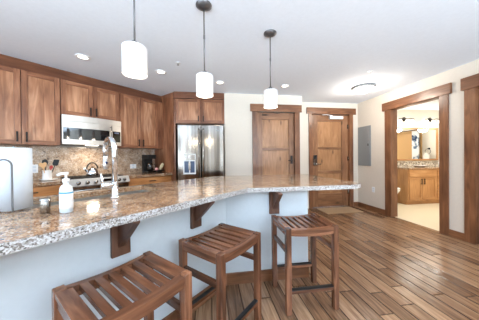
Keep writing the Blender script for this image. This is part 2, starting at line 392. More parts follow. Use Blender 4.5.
# baseboards
def base(name, pts, t, h=.1, mat='trim_x', cap=True):   # pts polyline in plan, offset to the left of travel
    m = MB(); P = [Vector((x, y, 0)) for x, y in pts]; offs = []
    for i, p in enumerate(P):
        ns = []
        if i > 0: d = (P[i]-P[i-1]).normalized(); ns.append(Vector((-d.y, d.x, 0)))
        if i < len(P)-1: d = (P[i+1]-P[i]).normalized(); ns.append(Vector((-d.y, d.x, 0)))
        n = sum(ns, Vector()).normalized(); k = 1/max(.3, n.dot(ns[0])); offs.append(p + n*t*k)
    out = [(p.x, p.y) for p in P] + [(p.x, p.y) for p in reversed(offs)]
    m.prism(out, 0, h)
    return struct(m.build(name, mat, bevel=.003))
a0 = AB(-1.1, bn-.001)
base('baseboard_peninsula', [(X_end, Yp-.001), (xk, Yp-.001), a0[:2]], .018, .105)
base('baseboard_entry_right', [(XR-.001, 3.615), (XR-.001, Y2)], .018, .105, 'trim_y')
base('baseboard_right', [(XR-.001, 2.325), (XR-.001, 2.515)], .018, .105, 'trim_y')
base('baseboard_right_front', [(XR-.001, -4.0), (XR-.001, 1.19)], .018, .105, 'trim_y')
base('baseboard_back_left', [(.83, Y1-.001), (.29, Y1-.001)], .018, .105)
base('baseboard_entry', [(XR-.02, Y2-.001), (3.41, Y2-.001)], .018, .105)

# door casings (rustic craftsman): stiles + header board
def casing_x(name, xl0, xl1, xr0, xr1, y, zo, hx0, hx1, hz, depth=.14):
    m = MB(); t = .022
    m.box(xl0, xl1, y-t, y, 0, zo, 'trim_z').box(xr0, xr1, y-t, y, 0, zo, 'trim_z')
    m.box(hx0, hx1, y-t-.012, y, zo, hz, 'trim_x')
    m.box(xl1-.02, xl1, y, y+depth, 0, zo, 'trim_z').box(xr0, xr0+.02, y, y+depth, 0, zo, 'trim_z').box(xl1-.02, xr0+.02, y, y+depth, zo-.005, zo+.005, 'trim_x')
    return struct(m.build(name, bevel=.003))
casing_x('trim_1', .84, .945, 1.735, 1.845, Y1, 2.125, .80, 1.885, 2.272, .10)
casing_x('trim_2', 2.265, 2.355, 3.305, 3.395, Y2, 2.20, 2.215, 3.46, 2.345, .10)
def casing_y(name, yl0, yl1, yr0, yr1, x, zo, hy0, hy1, hz, depth=.12):
    m = MB(); t = .022
    m.box(x-t, x, yl0, yl1, 0, zo, 'trim_z').box(x-t, x, yr0, yr1, 0, zo, 'trim_z')
    m.box(x-t-.014, x, hy0, hy1, zo, hz, 'trim_y')
    m.box(x, x+depth, yl1-.02, yl1, 0, zo, 'trim_z').box(x, x+depth, yr0, yr0+.02, 0, zo, 'trim_z').box(x, x+depth, yl1-.02, yr0+.02, zo-.005, zo+.005, 'trim_y')
    return struct(m.build(name, bevel=.003))
casing_y('trim_3', 2.515, 2.635, 3.478, 3.615, XR, 2.115, 2.475, 3.665, 2.27, .13)
casing_y('trim_4', 1.19, 1.31, 2.205, 2.325, XR, 2.105, 1.15, 2.355, 2.275, .13)

# doors
def panel_door(name, x0, x1, z1, y, panels, st, rot=None, loc=(0, 0, 0)):
    m = MB(); t = .04
    m.box(x0, x0+st, y, y+t, .008, z1, 'door_z').box(x1-st, x1, y, y+t, .008, z1, 'door_z')
    zs = [.008] + [v for p in panels for v in p] + [z1]
    for i in range(0, len(zs), 2): m.box(x0+st, x1-st, y, y+t, zs[i], zs[i+1], 'door_x')
    for a, b in panels:
        m.box(x0+st, x1-st, y+.022, y+.034, a, b, 'dpanel_z')
        m.box(x0+st+.03, x1-st-.03, y+.016, y+.022, a+.03, b-.03, 'dpanel_z')
    o = struct(m.build(name, bevel=.003, loc=loc))
    if rot: o.rotation_euler = (0, 0, rot)
    return o
d1 = panel_door('door_1', .948, 1.732, 2.115, Y1+.03, [(.25, 1.345), (1.395, 1.975)], .105)
m = MB(); m.box(1.655, 1.70, Y1+.018, Y1+.03, 1.06, 1.23).cyl((1.678, Y1-.03, 1.13), .010, .05, 'y')
m.tube([(1.678, Y1-.03, 1.13), (1.64, Y1-.035, 1.13), (1.585, Y1-.03, 1.132)], .009)
m.build('door_handle', 'steel_dark', d1, bevel=.002, label='dark lever handle')
MB().box(1.05, 1.15, Y1+.014, Y1+.03, 2.055, 2.075).tube([(1.06, Y1+.012, 2.065), (1.12, Y1-.01, 2.05), (1.19, Y1+.012, 2.065)], .007).build('hook_bracket', 'steel_dark', d1)
d2 = panel_door('door_2', 2.36, 3.30, 2.19, Y2+.045, [(.32, .80), (.865, 1.38), (1.43, 2.04)], .16)
MB().box(2.40, 2.485, Y2+.02, Y2+.045, 1.0, 1.24, 'steel').box(2.412, 2.473, Y2+.016, Y2+.02, 1.15, 1.23, 'black').tube([(2.443, Y2+.02, 1.03), (2.443, Y2-.03, 1.03), (2.56, Y2-.03, 1.03)], .011, m='steel').build('door_handle', None, d2, bevel=.003, label='steel keypad lock with lever handle')
MB().box(2.80, 3.14, Y2-.02, Y2+.044, 2.09, 2.16).tube([(2.86, Y2-.02, 2.165), (2.70, Y2-.05, 2.178), (2.60, Y2-.02, 2.18)], .008).build('door_closer', 'white', d2, bevel=.006, label='pale grey door closer')
for z in (.35, 1.15, 1.92): MB().cyl((3.302, Y2+.035, z-.05), .009, .1).box(3.28, 3.302, Y2+.035, Y2+.046, z-.05, z+.05).build('hinge', 'steel', d2)
d3 = MB().box(XR+.085, XR+.12, 1.315, 2.20, .008, 2.095, 'dark_wood').build('door_3'); struct(d3)
MB().cyl((XR+.05, 2.14, 1.02), .011, .035, 'x').cyl((XR+.035, 2.14, 1.02), .026, .02, 'x').build('door_knob', 'steel_dark', d3)

# crown and cabinet wood band against the ceiling
m = MB(); prof = [(3.60, HC-.002), (3.60, HC-.03), (3.655, HC-.13), (3.66, 2.31), (3.70, 2.31), (3.70, HC-.002)]
def crown_run(m, pts, dz0=2.335):
    pass
A1 = 2.335
cx = MB(); cx.prism([(3.725, HC-.004), (3.725, HC-.02), (3.672, HC-.145), (3.66, 2.315), (3.85, 2.315), (3.85, HC-.004)], -1.5, A1, axis='x')
struct(cx.build('trim_5', 'crown', rotz=R45))
struct(MB().prism([(-.70, 4.005), (-.70, 4.30), (.285, 4.30), (.285, 3.962), (-.665, 3.962)], 2.345, HC-.004).build('trim_6', 'crown', bevel=.004))

# ------------------------------------------------------------------ shaker fronts
def shaker(m, x0, x1, y, z0, z1, fam='cab', t=.02, st=.055):
    v, hz = fam+'_z', fam+'_x'
    m.box(x0, x0+st, y-t, y, z0, z1, v).box(x1-st, x1, y-t, y, z0, z1, v)
    m.box(x0+st, x1-st, y-t, y, z0, z0+st, hz).box(x0+st, x1-st, y-t, y, z1-st, z1, hz)
    m.box(x0+st, x1-st, y-t+.011, y-.002, z0+st, z1-st, 'cpanel_z' if fam == 'cab' else v)
    return m
def pull(par, x, y, z0, z1, w=.017):
    return MB().box(x-w/2, x+w/2, y-.028, y-.020, z0, z1).box(x-w/2, x+w/2, y-.021, y, z0+.008, z0+.02).box(x-w/2, x+w/2, y-.021, y, z1-.02, z1-.008).build('handle', 'steel_dark', par, bevel=.002)
def hpull(par, x0, x1, y, z):
    return MB().box(x0, x1, y-.028, y-.020, z-.006, z+.006).box(x0+.008, x0+.02, y-.021, y, z-.006, z+.006).box(x1-.02, x1-.008, y-.021, y, z-.006, z+.006).build('handle', 'steel_dark', par, bevel=.002)
# kitchen wall things are built in the rotated a/b frame
def upper(label, a0, a1, z0, z1, seams, handles, hz, grp='wall cabinets along the range wall'):
    t = thing('wall_cabinet', label, 'cabinet', AB(a0, 3.66, z0), R45, grp)
    W = a1-a0; D = .335; H = z1-z0
    MB().box(0, W, .001, D, 0, .018, 'cab_x').box(0, W, .001, D, H-.018, H, 'cab_x').box(0, .018, .001, D, .018, H-.018, 'cab_z').box(W-.018, W, .001, D, .018, H-.018, 'cab_z').box(.018, W-.018, D-.012, D, .018, H-.018, 'cab_z').build('body', None, t)
    xs = [a0]+seams+[a1]
    for i in range(len(xs)-1):
        d = shaker(MB(), xs[i]-a0+.003, xs[i+1]-a0-.003, 0, .003, H-.003).build('door', None, t, bevel=.002)
        for hx in handles:
            if xs[i] < hx < xs[i+1]: pull(d, hx-a0, -.02, hz[0]-z0, hz[1]-z0)
    return t
upper('knotty alder wall cabinet at the left photo edge', -1.15, -.37, 1.39, 2.315, [-.76], [-.80, -.72], (1.42, 1.56))
upper('tall alder wall cabinet left of the microwave, two doors', -.37+.003, .752, 1.39, 2.315, [-.0, .382], [.345, .425], (1.42, 1.545))
upper('short alder wall cabinet directly above the microwave', .757, 1.517, 1.825, 2.315, [1.137], [1.10, 1.175], (1.85, 1.975))
upper('tall alder wall cabinet right of the microwave, two doors', 1.522, 2.215, 1.39, 2.315, [1.87], [1.83, 1.91], (1.42, 1.545))
tag(MB().box(0, .114, 0, .33, 0, .925).build('cabinet_filler', 'cab_z', loc=AB(2.22, 3.665, 1.39), rotz=R45), 'narrow vertical wood filler between last wall cabinet and refrigerator panel', 'cabinet panel')
tag(MB().box(0, .022, 0, .66, 0, 2.465).build('end_panel', 'cab_z', loc=AB(2.34, 3.335, 0), rotz=R45), 'full-height reddish wood end panel between counter and refrigerator', 'cabinet panel')
# refrigerator cabinet
t = thing('refrigerator_cabinet', 'alder cabinet with two doors above the steel refrigerator', 'cabinet', (-.68, 3.985, 0))
W = .97
MB().box(0, W, 0, .5, 1.865, 1.885, 'cab_x').box(0, W, 0, .5, 2.32, 2.34, 'cab_x').box(0, .02, 0, .5, 1.885, 2.32, 'cab_z').box(W-.02, W, 0, .5, 1.885, 2.32, 'cab_z').box(.02, W-.02, .48, .5, 1.885, 2.32, 'cab_z').build('body', None, t)
MB().box(0, .028, -.0, .5, 0, 1.864).build('side_panel', 'cab_z', t, bevel=.002)
for x0, x1, hx in ((.032, .50, .462), (.506, .965, .556)):
    d = shaker(MB(), x0, x1, 0, 1.875, 2.335).build('door', None, t, bevel=.002)
    pull(d, hx, -.02, 1.90, 2.01)

# backsplash, base cabinets, counter tops along the range wall
tag(MB().box(0, 3.637, 0, .02, 0, .4685).build('granite_backsplash', 'granite_wall', loc=AB(-1.3, 3.979, .9205), rotz=R45), 'speckled brown granite backsplash below the wall cabinets', 'backsplash')
def base_cab(label, a0, a1, cols, fam='base'):
    t = thing('base_cabinet', label, 'cabinet', AB(a0, 3.40, 0), R45)
    W = a1-a0
    MB().box(0, W, .06, .58, 0, .10, 'dark_wood').box(0, W, .002, .58, .10, .878, fam+'_z').build('body', None, t)
    for x0, x1 in cols:
        d = MB().box(x0, x1, -.02, 0, .74, .865, fam+'_x').build('drawer', None, t, bevel=.003)
        hpull(d, (x0+x1)/2-.06, (x0+x1)/2+.06, -.02, .805)
        d = shaker(MB(), x0, x1, 0, .11, .732, fam).build('door', None, t, bevel=.002)
        pull(d, x1-.04, -.02, .58, .70)
    return t
base_cab('honey wood base cabinet left of the range', -1.2, .752, [(.01, .64), (.65, 1.29), (1.30, 1.945)])
base_cab('honey wood base cabinet right of the range, one wide drawer', 1.524, 2.336, [(.01, .80)])
tag(MB().box(-1.3, .753, 3.36, 3.978, .88, .92).build('countertop', 'granite', rotz=R45, bevel=.004), 'granite countertop left of the range, holding the utensil crock', 'countertop')
tag(MB().box(1.523, 2.337, 3.36, 3.978, .88, .92).build('countertop', 'granite', rotz=R45, bevel=.004), 'granite countertop right of the range, holding the coffee maker', 'countertop')

# range
t = thing('range', 'stainless slide-in range with front knobs beneath the microwave', 'oven range', AB(.757, 3.34, 0), R45)
MB().box(0, .76, .03, .62, .05, .90, 'steel').box(.02, .74, .06, .58, 0, .05, 'black').build('body', None, t, bevel=.003)
MB().box(.0, .76, .03, .635, .90, .925, 'steel').build('cooktop', None, t, bevel=.004)
MB().prism([(-.03, .835), (.03, .835), (.03, .93), (.02, .93)], 0, .76, axis='x').build('control_panel', 'satin', t, bevel=.002)
for x in (.10, .20, .30, .60, .68): MB().lathe([(.024, 0), (.021, .028), (.0, .028)], (x, -.012, .88), 18, None, 'y').build('knob', 'steel', t).location = (0, -.03, 0)
MB().box(.36, .54, -.012, .0, .855, .91).build('display', 'blackglass', t)
d = MB().box(.01, .75, -.005, .03, .22, .82).build('oven_door', 'steel', t, bevel=.004)
MB().box(.10, .66, -.009, -.004, .34, .70).build('window', 'blackglass', d)
MB().tube([(.04, -.05, .775), (.72, -.05, .775)], .013).cyl((.06, -.05, .775), .009, .05, 'y').cyl((.70, -.05, .775), .009, .05, 'y').build('handle', 'steel', d)
MB().box(.01, .75, -.005, .03, .06, .21).build('drawer', 'steel', t, bevel=.004)
for gx in (.05, .40):
    g = MB()
    for k in range(4): g.box(gx, gx+.31, .10+k*.15, .112+k*.15, .932, .940)
    for k in range(3): g.box(gx+k*.149, gx+k*.149+.012, .10, .562, .932, .940)
    for px in (gx, gx+.298):
        for py in (.10, .55): g.box(px, px+.012, py, py+.012, .925, .932)
    g.build('grate', 'black', t)

# microwave
t = thing('microwave', 'stainless over-the-range microwave with black window', 'microwave', AB(.757, 3.60, 1.41), R45)
def arc(x0, x1, bulge, y=0, n=14, W=.76):
    return [(x0+(x1-x0)*k/n, y-bulge*(1-((x0+(x1-x0)*k/n)/W*2-1)**2)) for k in range(n+1)]
MB().box(0, .76, .03, .37, 0, .408).build('body', 'steel_dark', t)
def bowed(name, x0, x1, z0, z1, mat, off, par=t, lab=None):
    f = arc(x0, x1, .035, -off); o = MB().prism(f + [(x1, .029), (x0, .029)], z0, z1).build(name, mat, par)
    if lab: o['label'] = lab
    return o
bowed('top_grille', 0, .76, .325, .408, 'satin', .004); bowed('top_band', 0, .76, .235, .322, 'satin', .0)
door = bowed('door', 0, .60, .0, .233, 'satin', .0)
bowed('window', .012, .575, .068, .232, 'blackglass', .004, door, 'black glass window')
bowed('control_panel', .605, .76, .0, .233, 'satin', .0)
bowed('keypad', .625, .745, .06, .232, 'blackglass', .003)
bowed('display', .65, .72, .195, .222, 'lcd', .005)
MB().tube([(.588, -.075, .02), (.588, -.08, .12), (.588, -.075, .30)], .009).cyl((.588, -.075, .03), .007, .06, 'y').cyl((.588, -.075, .29), .007, .06, 'y').build('handle', 'steel', t)
MB().box(.30, .46, .08, .14, -.006, 0).build('task_light', 'glow', t)
lo = AB(1.137, 3.70, 1.395); lamp('microwave_task_light', 'AREA', lo, 3.5, WARM, .15, .06, (0, 0, R45))

# refrigerator
t = thing('refrigerator', 'stainless french-door refrigerator with water dispenser', 'refrigerator', (-.592, 3.80, 0))
W = .845
MB().box(.005, W-.005, .07, .74, .03, 1.80, 'steel_dark').box(.03, W-.03, .09, .70, 0, .03, 'black').build('body', None, t)
dl = MB().box(0, .424, 0, .065, .70, 1.815).build('door', 'steel', t, bevel=.012)
dr = MB().box(.430, W, 0, .065, .70, 1.815).build('door', 'steel', t, bevel=.012)
dw = MB().box(0, W, 0, .065, .06, .69).build('freezer_drawer', 'steel', t, bevel=.012)
MB().tube([(.388, -.0, .80), (.388, -.05, .84), (.388, -.05, 1.70), (.388, 0, 1.74)], .013).build('handle', 'steel', dl)
MB().tube([(.466, -.0, .80), (.466, -.05, .84), (.466, -.05, 1.70), (.466, 0, 1.74)], .013).build('handle', 'steel', dr)
MB().tube([(.08, 0, .62), (.10, -.05, .62), (.74, -.05, .62), (.76, 0, .62)], .013).build('handle', 'steel', dw)
dp = MB().box(.10, .325, -.006, .0, .90, 1.275, 'white').box(.115, .31, -.008, -.004, 1.16, 1.26, 'steel').box(.12, .205, -.0075, -.006, .93, 1.14, 'lcd').box(.225, .305, -.0075, -.006, .93, 1.14, 'lcd').build('dispenser', None, dl, label='grey water and ice dispenser panel')
MB().box(.195, .235, -.03, -.008, .98, 1.12).build('spout', 'steel', t)
MB().box(.70, .76, -.002, .0, 1.70, 1.72).build('badge', 'grey', dr)

# peninsula countertop with sink cut-out
Yn = 1.795; bnear = 1.038; Xe = 1.555; Yf = 3.08; bfar = 2.12
xb = Yn - bnear/Q
xf = Yf - bfar/Q
pl = AB(-1.2, bnear); pf = AB(-1.2, bfar)
def P2(a, b): return AB(a, b)[:2]
s0, s1, c0, c1 = .17, 1.05, 1.64, 2.02     # sink cut-out in a and b
m = MB(); z0, z1 = .88, .92
def slab(outline):
    m.prism(outline, z0, z1, m='granite')
aS = AB(s1, bnear)
# pieces: near strip, far strip, left end, right part; joined into one slab
outer = [P2(-1.2, bnear), (xb-.0, Yn), (1.36, Yn), (1.46, 1.815), (1.525, 1.86), (Xe, 1.95), (Xe, Yf), (xf, Yf), P2(-1.2, bfar)]
me = bmesh.new()
ov = [me.verts.new((x, y, z1)) for x, y in outer]
hole = [P2(s0, c0), P2(s1, c0), P2(s1, c1), P2(s0, c1)]
hv = [me.verts.new((x, y, z1)) for x, y in hole]
for L_ in (ov, hv):
    for i in range(len(L_)): me.edges.new((L_[i], L_[(i+1) % len(L_)]))
bmesh.ops.triangle_fill(me, use_beauty=True, use_dissolve=False, edges=me.edges[:])
r = bmesh.ops.extrude_face_region(me, geom=me.faces[:])
for v in r['geom']:
    if isinstance(v, bmesh.types.BMVert): v.co.z = z0
bmesh.ops.recalc_face_normals(me, faces=me.faces[:])
for f in me.faces:
    if abs(f.normal.z) < .5:
        c = f.calc_center_median(); b_ = (c.y-c.x)*Q; a_ = (c.x+c.y)*Q
        inhole = s0-.01 < a_ < s1+.01 and c0-.01 < b_ < c1+.01
        f.material_index = 0 if inhole else 1
msh = bpy.data.meshes.new('countertop'); me.to_mesh(msh); me.free(); msh.materials.append(M['granite']); msh.materials.append(M['granite_edge'])
ct = bpy.data.objects.new('peninsula_countertop', msh); COL.objects.link(ct)
tag(ct, 'long angled granite bar countertop of the peninsula, three stools before it', 'countertop')
# peninsula base cabinet behind the knee wall
m = MB(); bb = bn+kn+.002
m.prism([P2(-1.1, bb), P2(.14, bb), P2(.14, 2.08), P2(-1.1, 2.08)], .1, .878).prism([P2(1.09, bb), ((xk2)+.003, Yp+kn+.003), (X_end, Yp+kn+.003), (X_end, 2.70), P2(1.42, 2.08), P2(1.09, 2.08)], .1, .878)
m.prism([P2(.14, bb), P2(1.09, bb), P2(1.09, 1.60), P2(.14, 1.60)], .1, .878).prism([P2(.14, 1.60), P2(1.09, 1.60), P2(1.09, 2.06), P2(.14, 2.06)], .1, .62)
t = thing('peninsula_cabinet', 'wood base cabinets under the granite peninsula, behind the pale knee wall', 'cabinet')
m.build('body', 'base_z', t)
MB().prism([P2(-1.1, bb), P2(1.2, bb), P2(1.2, 2.0), P2(-1.1, 2.0)], 0, .1).build('toe_kick', 'dark_wood', t)
# sink
t = thing('kitchen_sink', 'stainless undermount sink set in the peninsula countertop', 'sink', AB(0, 0, 0), R45)
g = .012
m = MB()
m.box(s0-.012, s1+.012, c0-.012, c0, .68, .879).box(s0-.012, s1+.012, c1, c1+.012, .68, .879).box(s0-.012, s0, c0, c1, .68, .879).box(s1, s1+.012, c0, c1, .68, .879).box(s0-.012, s1+.012, c0-.012, c1+.012, .668, .68)
m.build('basin', 'satin', t)
MB().lathe([(.04, 0), (.04, .004), (.0, .004)], ((s0+s1)/2, 1.84, .68), 20).build('drain', 'chrome', t)

# faucet: gooseneck with pull-down head, lever to one side
t = thing('kitchen_faucet', 'tall chrome gooseneck faucet beside the sink', 'faucet', AB(.615, 1.57, .92), R45)
MB().lathe([(.030, 0), (.030, .008), (.022, .014), (.020, .11), (.018, .12), (0, .12)], seg=20).build('base', 'chrome', t)
path = [(0, 0, .10), (0, 0, .345)] + [(0, .08-.08*cos(radians(k)), .345+.08*sin(radians(k))) for k in range(15, 181, 15)] + [(0, .16, .30)]
MB().tube(path, .019, 14).build('neck', 'chrome', t)
h = MB().lathe([(.015, 0), (.020, .02), (.019, .09), (.015, .105), (0, .105)], (0, .16, .20), 18).build('spray_head', 'chrome', t)
MB().lathe([(0, 0), (.009, 0), (.009, .003), (0, .003)], (0, .1385, .25), 14, None, 'y').build('badge', 'navy', h)
MB().cyl((-.085, 0, .095), .019, .085, 'x').tube([(-.075, 0, .10), (-.078, .0, .13), (-.085, .0, .18)], [.010, .008, .006]).build('handle', 'chrome', t)

# corbels
def corbel(label, loc, rz):
    t = thing('corbel', label, 'corbel', loc, rz, 'wooden corbels under the peninsula countertop')
    MB().box(-.05, .05, -.022, 0, .0, .23).build('back_plate', 'corbel', t, bevel=.003)
    MB().prism([(-.022, .05), (-.022, .229), (-.20, .229), (-.20, .218)], -.018, .018, axis='x').build('arm', 'corbel', t, bevel=.003)
    return t
for a, lb in ((-.05, 'wooden corbel under the bar at the left photo edge'), (.51, 'wooden corbel on the pale wall behind the nearest stool'), (1.068, 'wooden corbel on the pale wall behind the middle stool')):
    corbel(lb, AB(a, bn-.001, .649), R45)
corbel('wooden corbel on the pale wall behind the farthest stool', (.612, Yp-.001, .649), 0)

# ------------------------------------------------------------------ stools
def saddle(x): return .018*(2*x/.43)**2 - .018
def make_stool(label, loc, rz):
    t = thing('bar_stool', label, 'stool', loc, rz, 'slatted wooden counter stools along the peninsula')
    W, D, H, L = .215, .19, .658, .042
    # seat: rails front/back follow the saddle curve, end boards, slats with open gaps
    m = MB()
    def strip(x0, x1, y0, y1, th, mat, n=8):
        xs = [x0+(x1-x0)*k/n for k in range(n+1)]
        pts = [(x, H+saddle(x)) for x in xs] + [(x, H+saddle(x)-th) for x in reversed(xs)]
        m.prism(list(reversed(pts)), y0, y1, axis='y', m=mat)
    strip(-W+L, W-L, -D+.002, -D+.045, .030, 'stool_x', 14)
    strip(-W+L, W-L, D-.035, D-.002, .030, 'stool_x', 14)
    strip(-W+.002, -W+.062, -D+L+.001, D-L-.001, .024, 'stool_y', 3); strip(W-.062, W-.002, -D+L+.001, D-L-.001, .024, 'stool_y', 3)
    n = 5; gap = .023; span = 2*(W-.062); w_ = (span-gap*(n+1))/n
    for k in range(n):
        x0 = -W+.062+gap+k*(w_+gap); strip(x0, x0+w_, -D+.044, D-.034, .028, 'stool_y', 2)
    m.build('seat', None, t, bevel=.003)
    # aprons, arched below
    for s in (-1, 1):
        y0, y1 = (-D+.006, -D+.03) if s < 0 else (D-.03, D-.006)
        xs = [-W+L+(2*(W-L))*k/10 for k in range(11)]
        top = [(x, H+saddle(x)-.028) for x in xs]; bot = [(x, H+saddle(x)-.052) for x in reversed(xs)]
        MB().prism(list(reversed(top+bot)), y0, y1, axis='y').build('apron', 'stool_x', t, bevel=.002)
        x0, x1 = (-W+.008, -W+.032) if s < 0 else (W-.032, W-.008)
        MB().box(x0, x1, -D+L, D-L, H-.066, H-.026).build('apron', 'stool_y', t, bevel=.002)
        # side stretcher
        MB().box(x0, x1, -D+L, D-L, .455, .49).build('stretcher', 'stool_y', t, bevel=.002)
        # foot rail with black metal cap
        fr = MB().box(-W+L, W-L, y0, y1, .155, .18).build('foot_rail', 'stool_x', t, bevel=.002)
        MB().box(-W+L+.002, W-L-.002, y0-.002, y1+.002, .18, .190).build('metal_cap', 'black', fr, bevel=.001, label='black metal foot rail cap')
    for sx in (-1, 1):
        for sy in (-1, 1):
            x0, x1 = sorted((sx*W, sx*(W-L))); y0, y1 = sorted((sy*D, sy*(D-L)))
            MB().box(x0, x1, y0, y1, 0, H+.001).build('leg', 'stool_z', t, bevel=.004)
    return t
st = make_stool('slatted wooden stool nearest the camera, cut off by bottom edge', AB(.412, .945), R45)
dup(st, AB(1.035, .935), R45, 'middle of the three slatted wooden counter stools')
dup(st, (.775, 1.63, 0), 0, 'farthest slatted wooden stool, standing at the right end of the bar')

# ------------------------------------------------------------------ counter things
t = thing('paper_towel_holder', 'wire paper towel holder with a white roll at the left photo edge', 'paper towel holder', AB(.145, 1.685, .92), R45)
MB().tube([(.055*cos(k*pi/12), .055*sin(k*pi/12), .004) for k in range(25)], .0035, 8).tube([(0, 0, .004), (0, 0, .355)], .004, 8).build('base_wire', 'chrome', t)
MB().lathe([(.02, .01), (.074, .01), (.074, .345), (.02, .345)], seg=48).build('paper_roll', 'paper', t, label='white paper towel roll')
wire = [(0, -.082, .002), (0, -.118, .006), (0, -.10, .03), (0, -.098, .20)] + [(-.028+.028*cos(radians(k)), -.098, .22+.028*sin(radians(k))) for k in range(0, 181, 20)] + [(-.06, -.098, .20), (-.066, -.098, .03), (-.066, -.115, .006), (-.066, -.082, .002)]
MB().tube([(x-.015, y, z*1.12+.003) for x, y, z in wire], .0042, 8).build('arm_wire', 'bronze', t)
t = thing('soap_bottle', 'white pump soap bottle with pale blue label on the bar', 'soap bottle', (-.757, 1.185, .92), radians(-35))
t.scale = (1, 1, 1.1)
MB().lathe([(.030, 0), (.034, .004), (.034, .105), (.030, .122), (.014, .135), (.013, .142), (0, .142)], seg=28, sy=.8).build('bottle', 'liquid', t)
MB().lathe([(.0345, .018), (.0345, .092)], seg=28, sy=.81).lathe([(.0348, .086), (.0348, .094)], seg=28, sy=.81, m='blue').build('label_wrap', None, t) if False else None
lw = MB(); lw.lathe([(.0344, .02), (.0347, .022), (.0347, .088), (.0344, .09)], seg=28, sy=.81, m='white'); lw.lathe([(.0346, .091), (.035, .092), (.035, .097), (.0346, .098)], seg=28, sy=.81, m='blue')
lw.build('label_wrap', None, t, label='white label with a blue band')
MB().lathe([(.015, .142), (.015, .16), (.006, .162), (.005, .185), (0, .185)], seg=18).tube([(0, 0, .186), (-.012, -.012, .186), (-.03, -.025, .178)], .006, 8).lathe([(.011, .18), (.011, .192), (0, .193)], seg=14).build('pump', 'white', t)
t = thing('tumbler', 'small polished steel tumbler left of the soap bottle', 'tumbler', AB(.232, 1.44, .92))
MB().lathe([(0, 0), (.019, 0), (.0215, .078), (.020, .0785), (.0175, .005), (0, .005)], seg=28).build('cup', 'steel', t)
MB().lathe([(.0212, .066), (.0218, .069), (.0214, .072)], seg=28).build('rim_band', 'chrome', t)

# kettle on the range
t = thing('kettle', 'steel kettle with arched black handle on the range', 'kettle', AB(1.14, 3.72, .941), R45)
MB().lathe([(.06, 0), (.078, .006), (.083, .03), (.07, .085), (.04, .115), (.018, .12), (0, .12)], seg=28).build('body', 'chrome', t)
MB().lathe([(.006, .12), (.012, .128), (.012, .138), (0, .142)], seg=14).build('lid_knob', 'black', t)
MB().tube([(-.065, 0, .07), (-.10, 0, .105), (-.115, 0, .125)], [.018, .012, .009]).build('spout', 'chrome', t)
MB().tube([(-.075*cos(radians(k)), 0, .09+.11*sin(radians(k))) for k in range(10, 171, 16)], .010, 8).build('handle', 'steel_dark', t)
# utensil crock on a plate
tag(MB().lathe([(0, 0), (.07, 0), (.095, .014), (.092, .016), (.066, .006), (0, .006)], seg=32).build('plate', 'porcelain', loc=AB(.63, 3.66, .92)), 'white plate beneath the utensil crock', 'plate')
t = thing('utensil_crock', 'white utensil crock standing on a white plate', 'utensil crock', AB(.62, 3.70, .9265))
MB().lathe([(0, 0), (.045, 0), (.05, .01), (.046, .12), (.05, .125), (.044, .126), (.041, .01), (0, .01)], seg=28).build('body', 'porcelain', t)
def utensil(label, da, db, top, lean, mat, shape):
    base_ = Vector(AB(.62+da*.3, 3.70+db*.3, .94)); tip = Vector(AB(.62+da*lean, 3.70+db, .92+top))
    t = thing('utensil', label, 'utensil', tuple(base_)); v = tip-base_
    MB().tube([(0, 0, 0), tuple(v*.75)], .005, 8).build('handle', mat, t)
    m = MB()
    for_ = v*.72
    if shape == 'heart': pts = [(0, 0), (.035, .05), (.04, .075), (.025, .092), (0, .08), (-.025, .092), (-.04, .075), (-.035, .05)]
    elif shape == 'spat': pts = [(-.02, 0), (.02, 0), (.034, .02), (.032, .09), (-.026, .08), (-.03, .02)]
    else: pts = [(.032*cos(k*pi/8), .04+.042*sin(k*pi/8)) for k in range(16)]
    m.prism(pts, -.004, .004, axis='y'); o = m.build('head', mat, t, bevel=.002); o.location = for_; o.rotation_euler = (0, math.atan2(v.x*Q+v.y*Q, v.z)*.7, radians(20)); o.scale = (.6, .6, .6) if mat == 'red' else (1, 1, 1)
    return t
utensil('heart-shaped wooden spoon in the white crock', -.05, -.05, .20, 1.0, 'wood_light', 'heart')
utensil('round black ladle standing behind the wooden spoon', -.02, .02, .27, 1.0, 'black', 'round')
utensil('black spatula leaning right in the white crock', .06, -.02, .26, 1.6, 'black', 'spat')
utensil('red-handled utensil between spoon and black spatula', .035, -.03, .20, 1.2, 'red', 'round')
# coffee maker
t = thing('coffee_maker', 'black drip coffee maker on the right countertop', 'coffee maker', AB(2.10, 3.78, .92), R45)
MB().box(-.09, .09, -.10, .11, 0, .035).box(-.09, .09, .03, .11, .035, .27).box(-.09, .09, -.10, .11, .27, .35).build('body', 'black', t, bevel=.008)
MB().lathe([(.05, 0), (.062, .02), (.06, .09), (.045, .14), (.046, .15), (.044, .15), (.058, .09), (.06, .02), (0, .004)], (0, -.035, .037), 26).build('carafe', 'glass', t)
MB().lathe([(.047, 0), (.058, .016), (.0585, .05), (0, .05)], (0, -.035, .043), 26).build('coffee', 'black', t)
MB().tube([(.05, -.075, .16), (.075, -.11, .15), (.07, -.11, .08), (.05, -.08, .06)], .007, 8).build('carafe_handle', 'black', t)
MB().box(-.086, .086, -.106, -.10, .006, .030).build('trim_strip', 'steel', t)
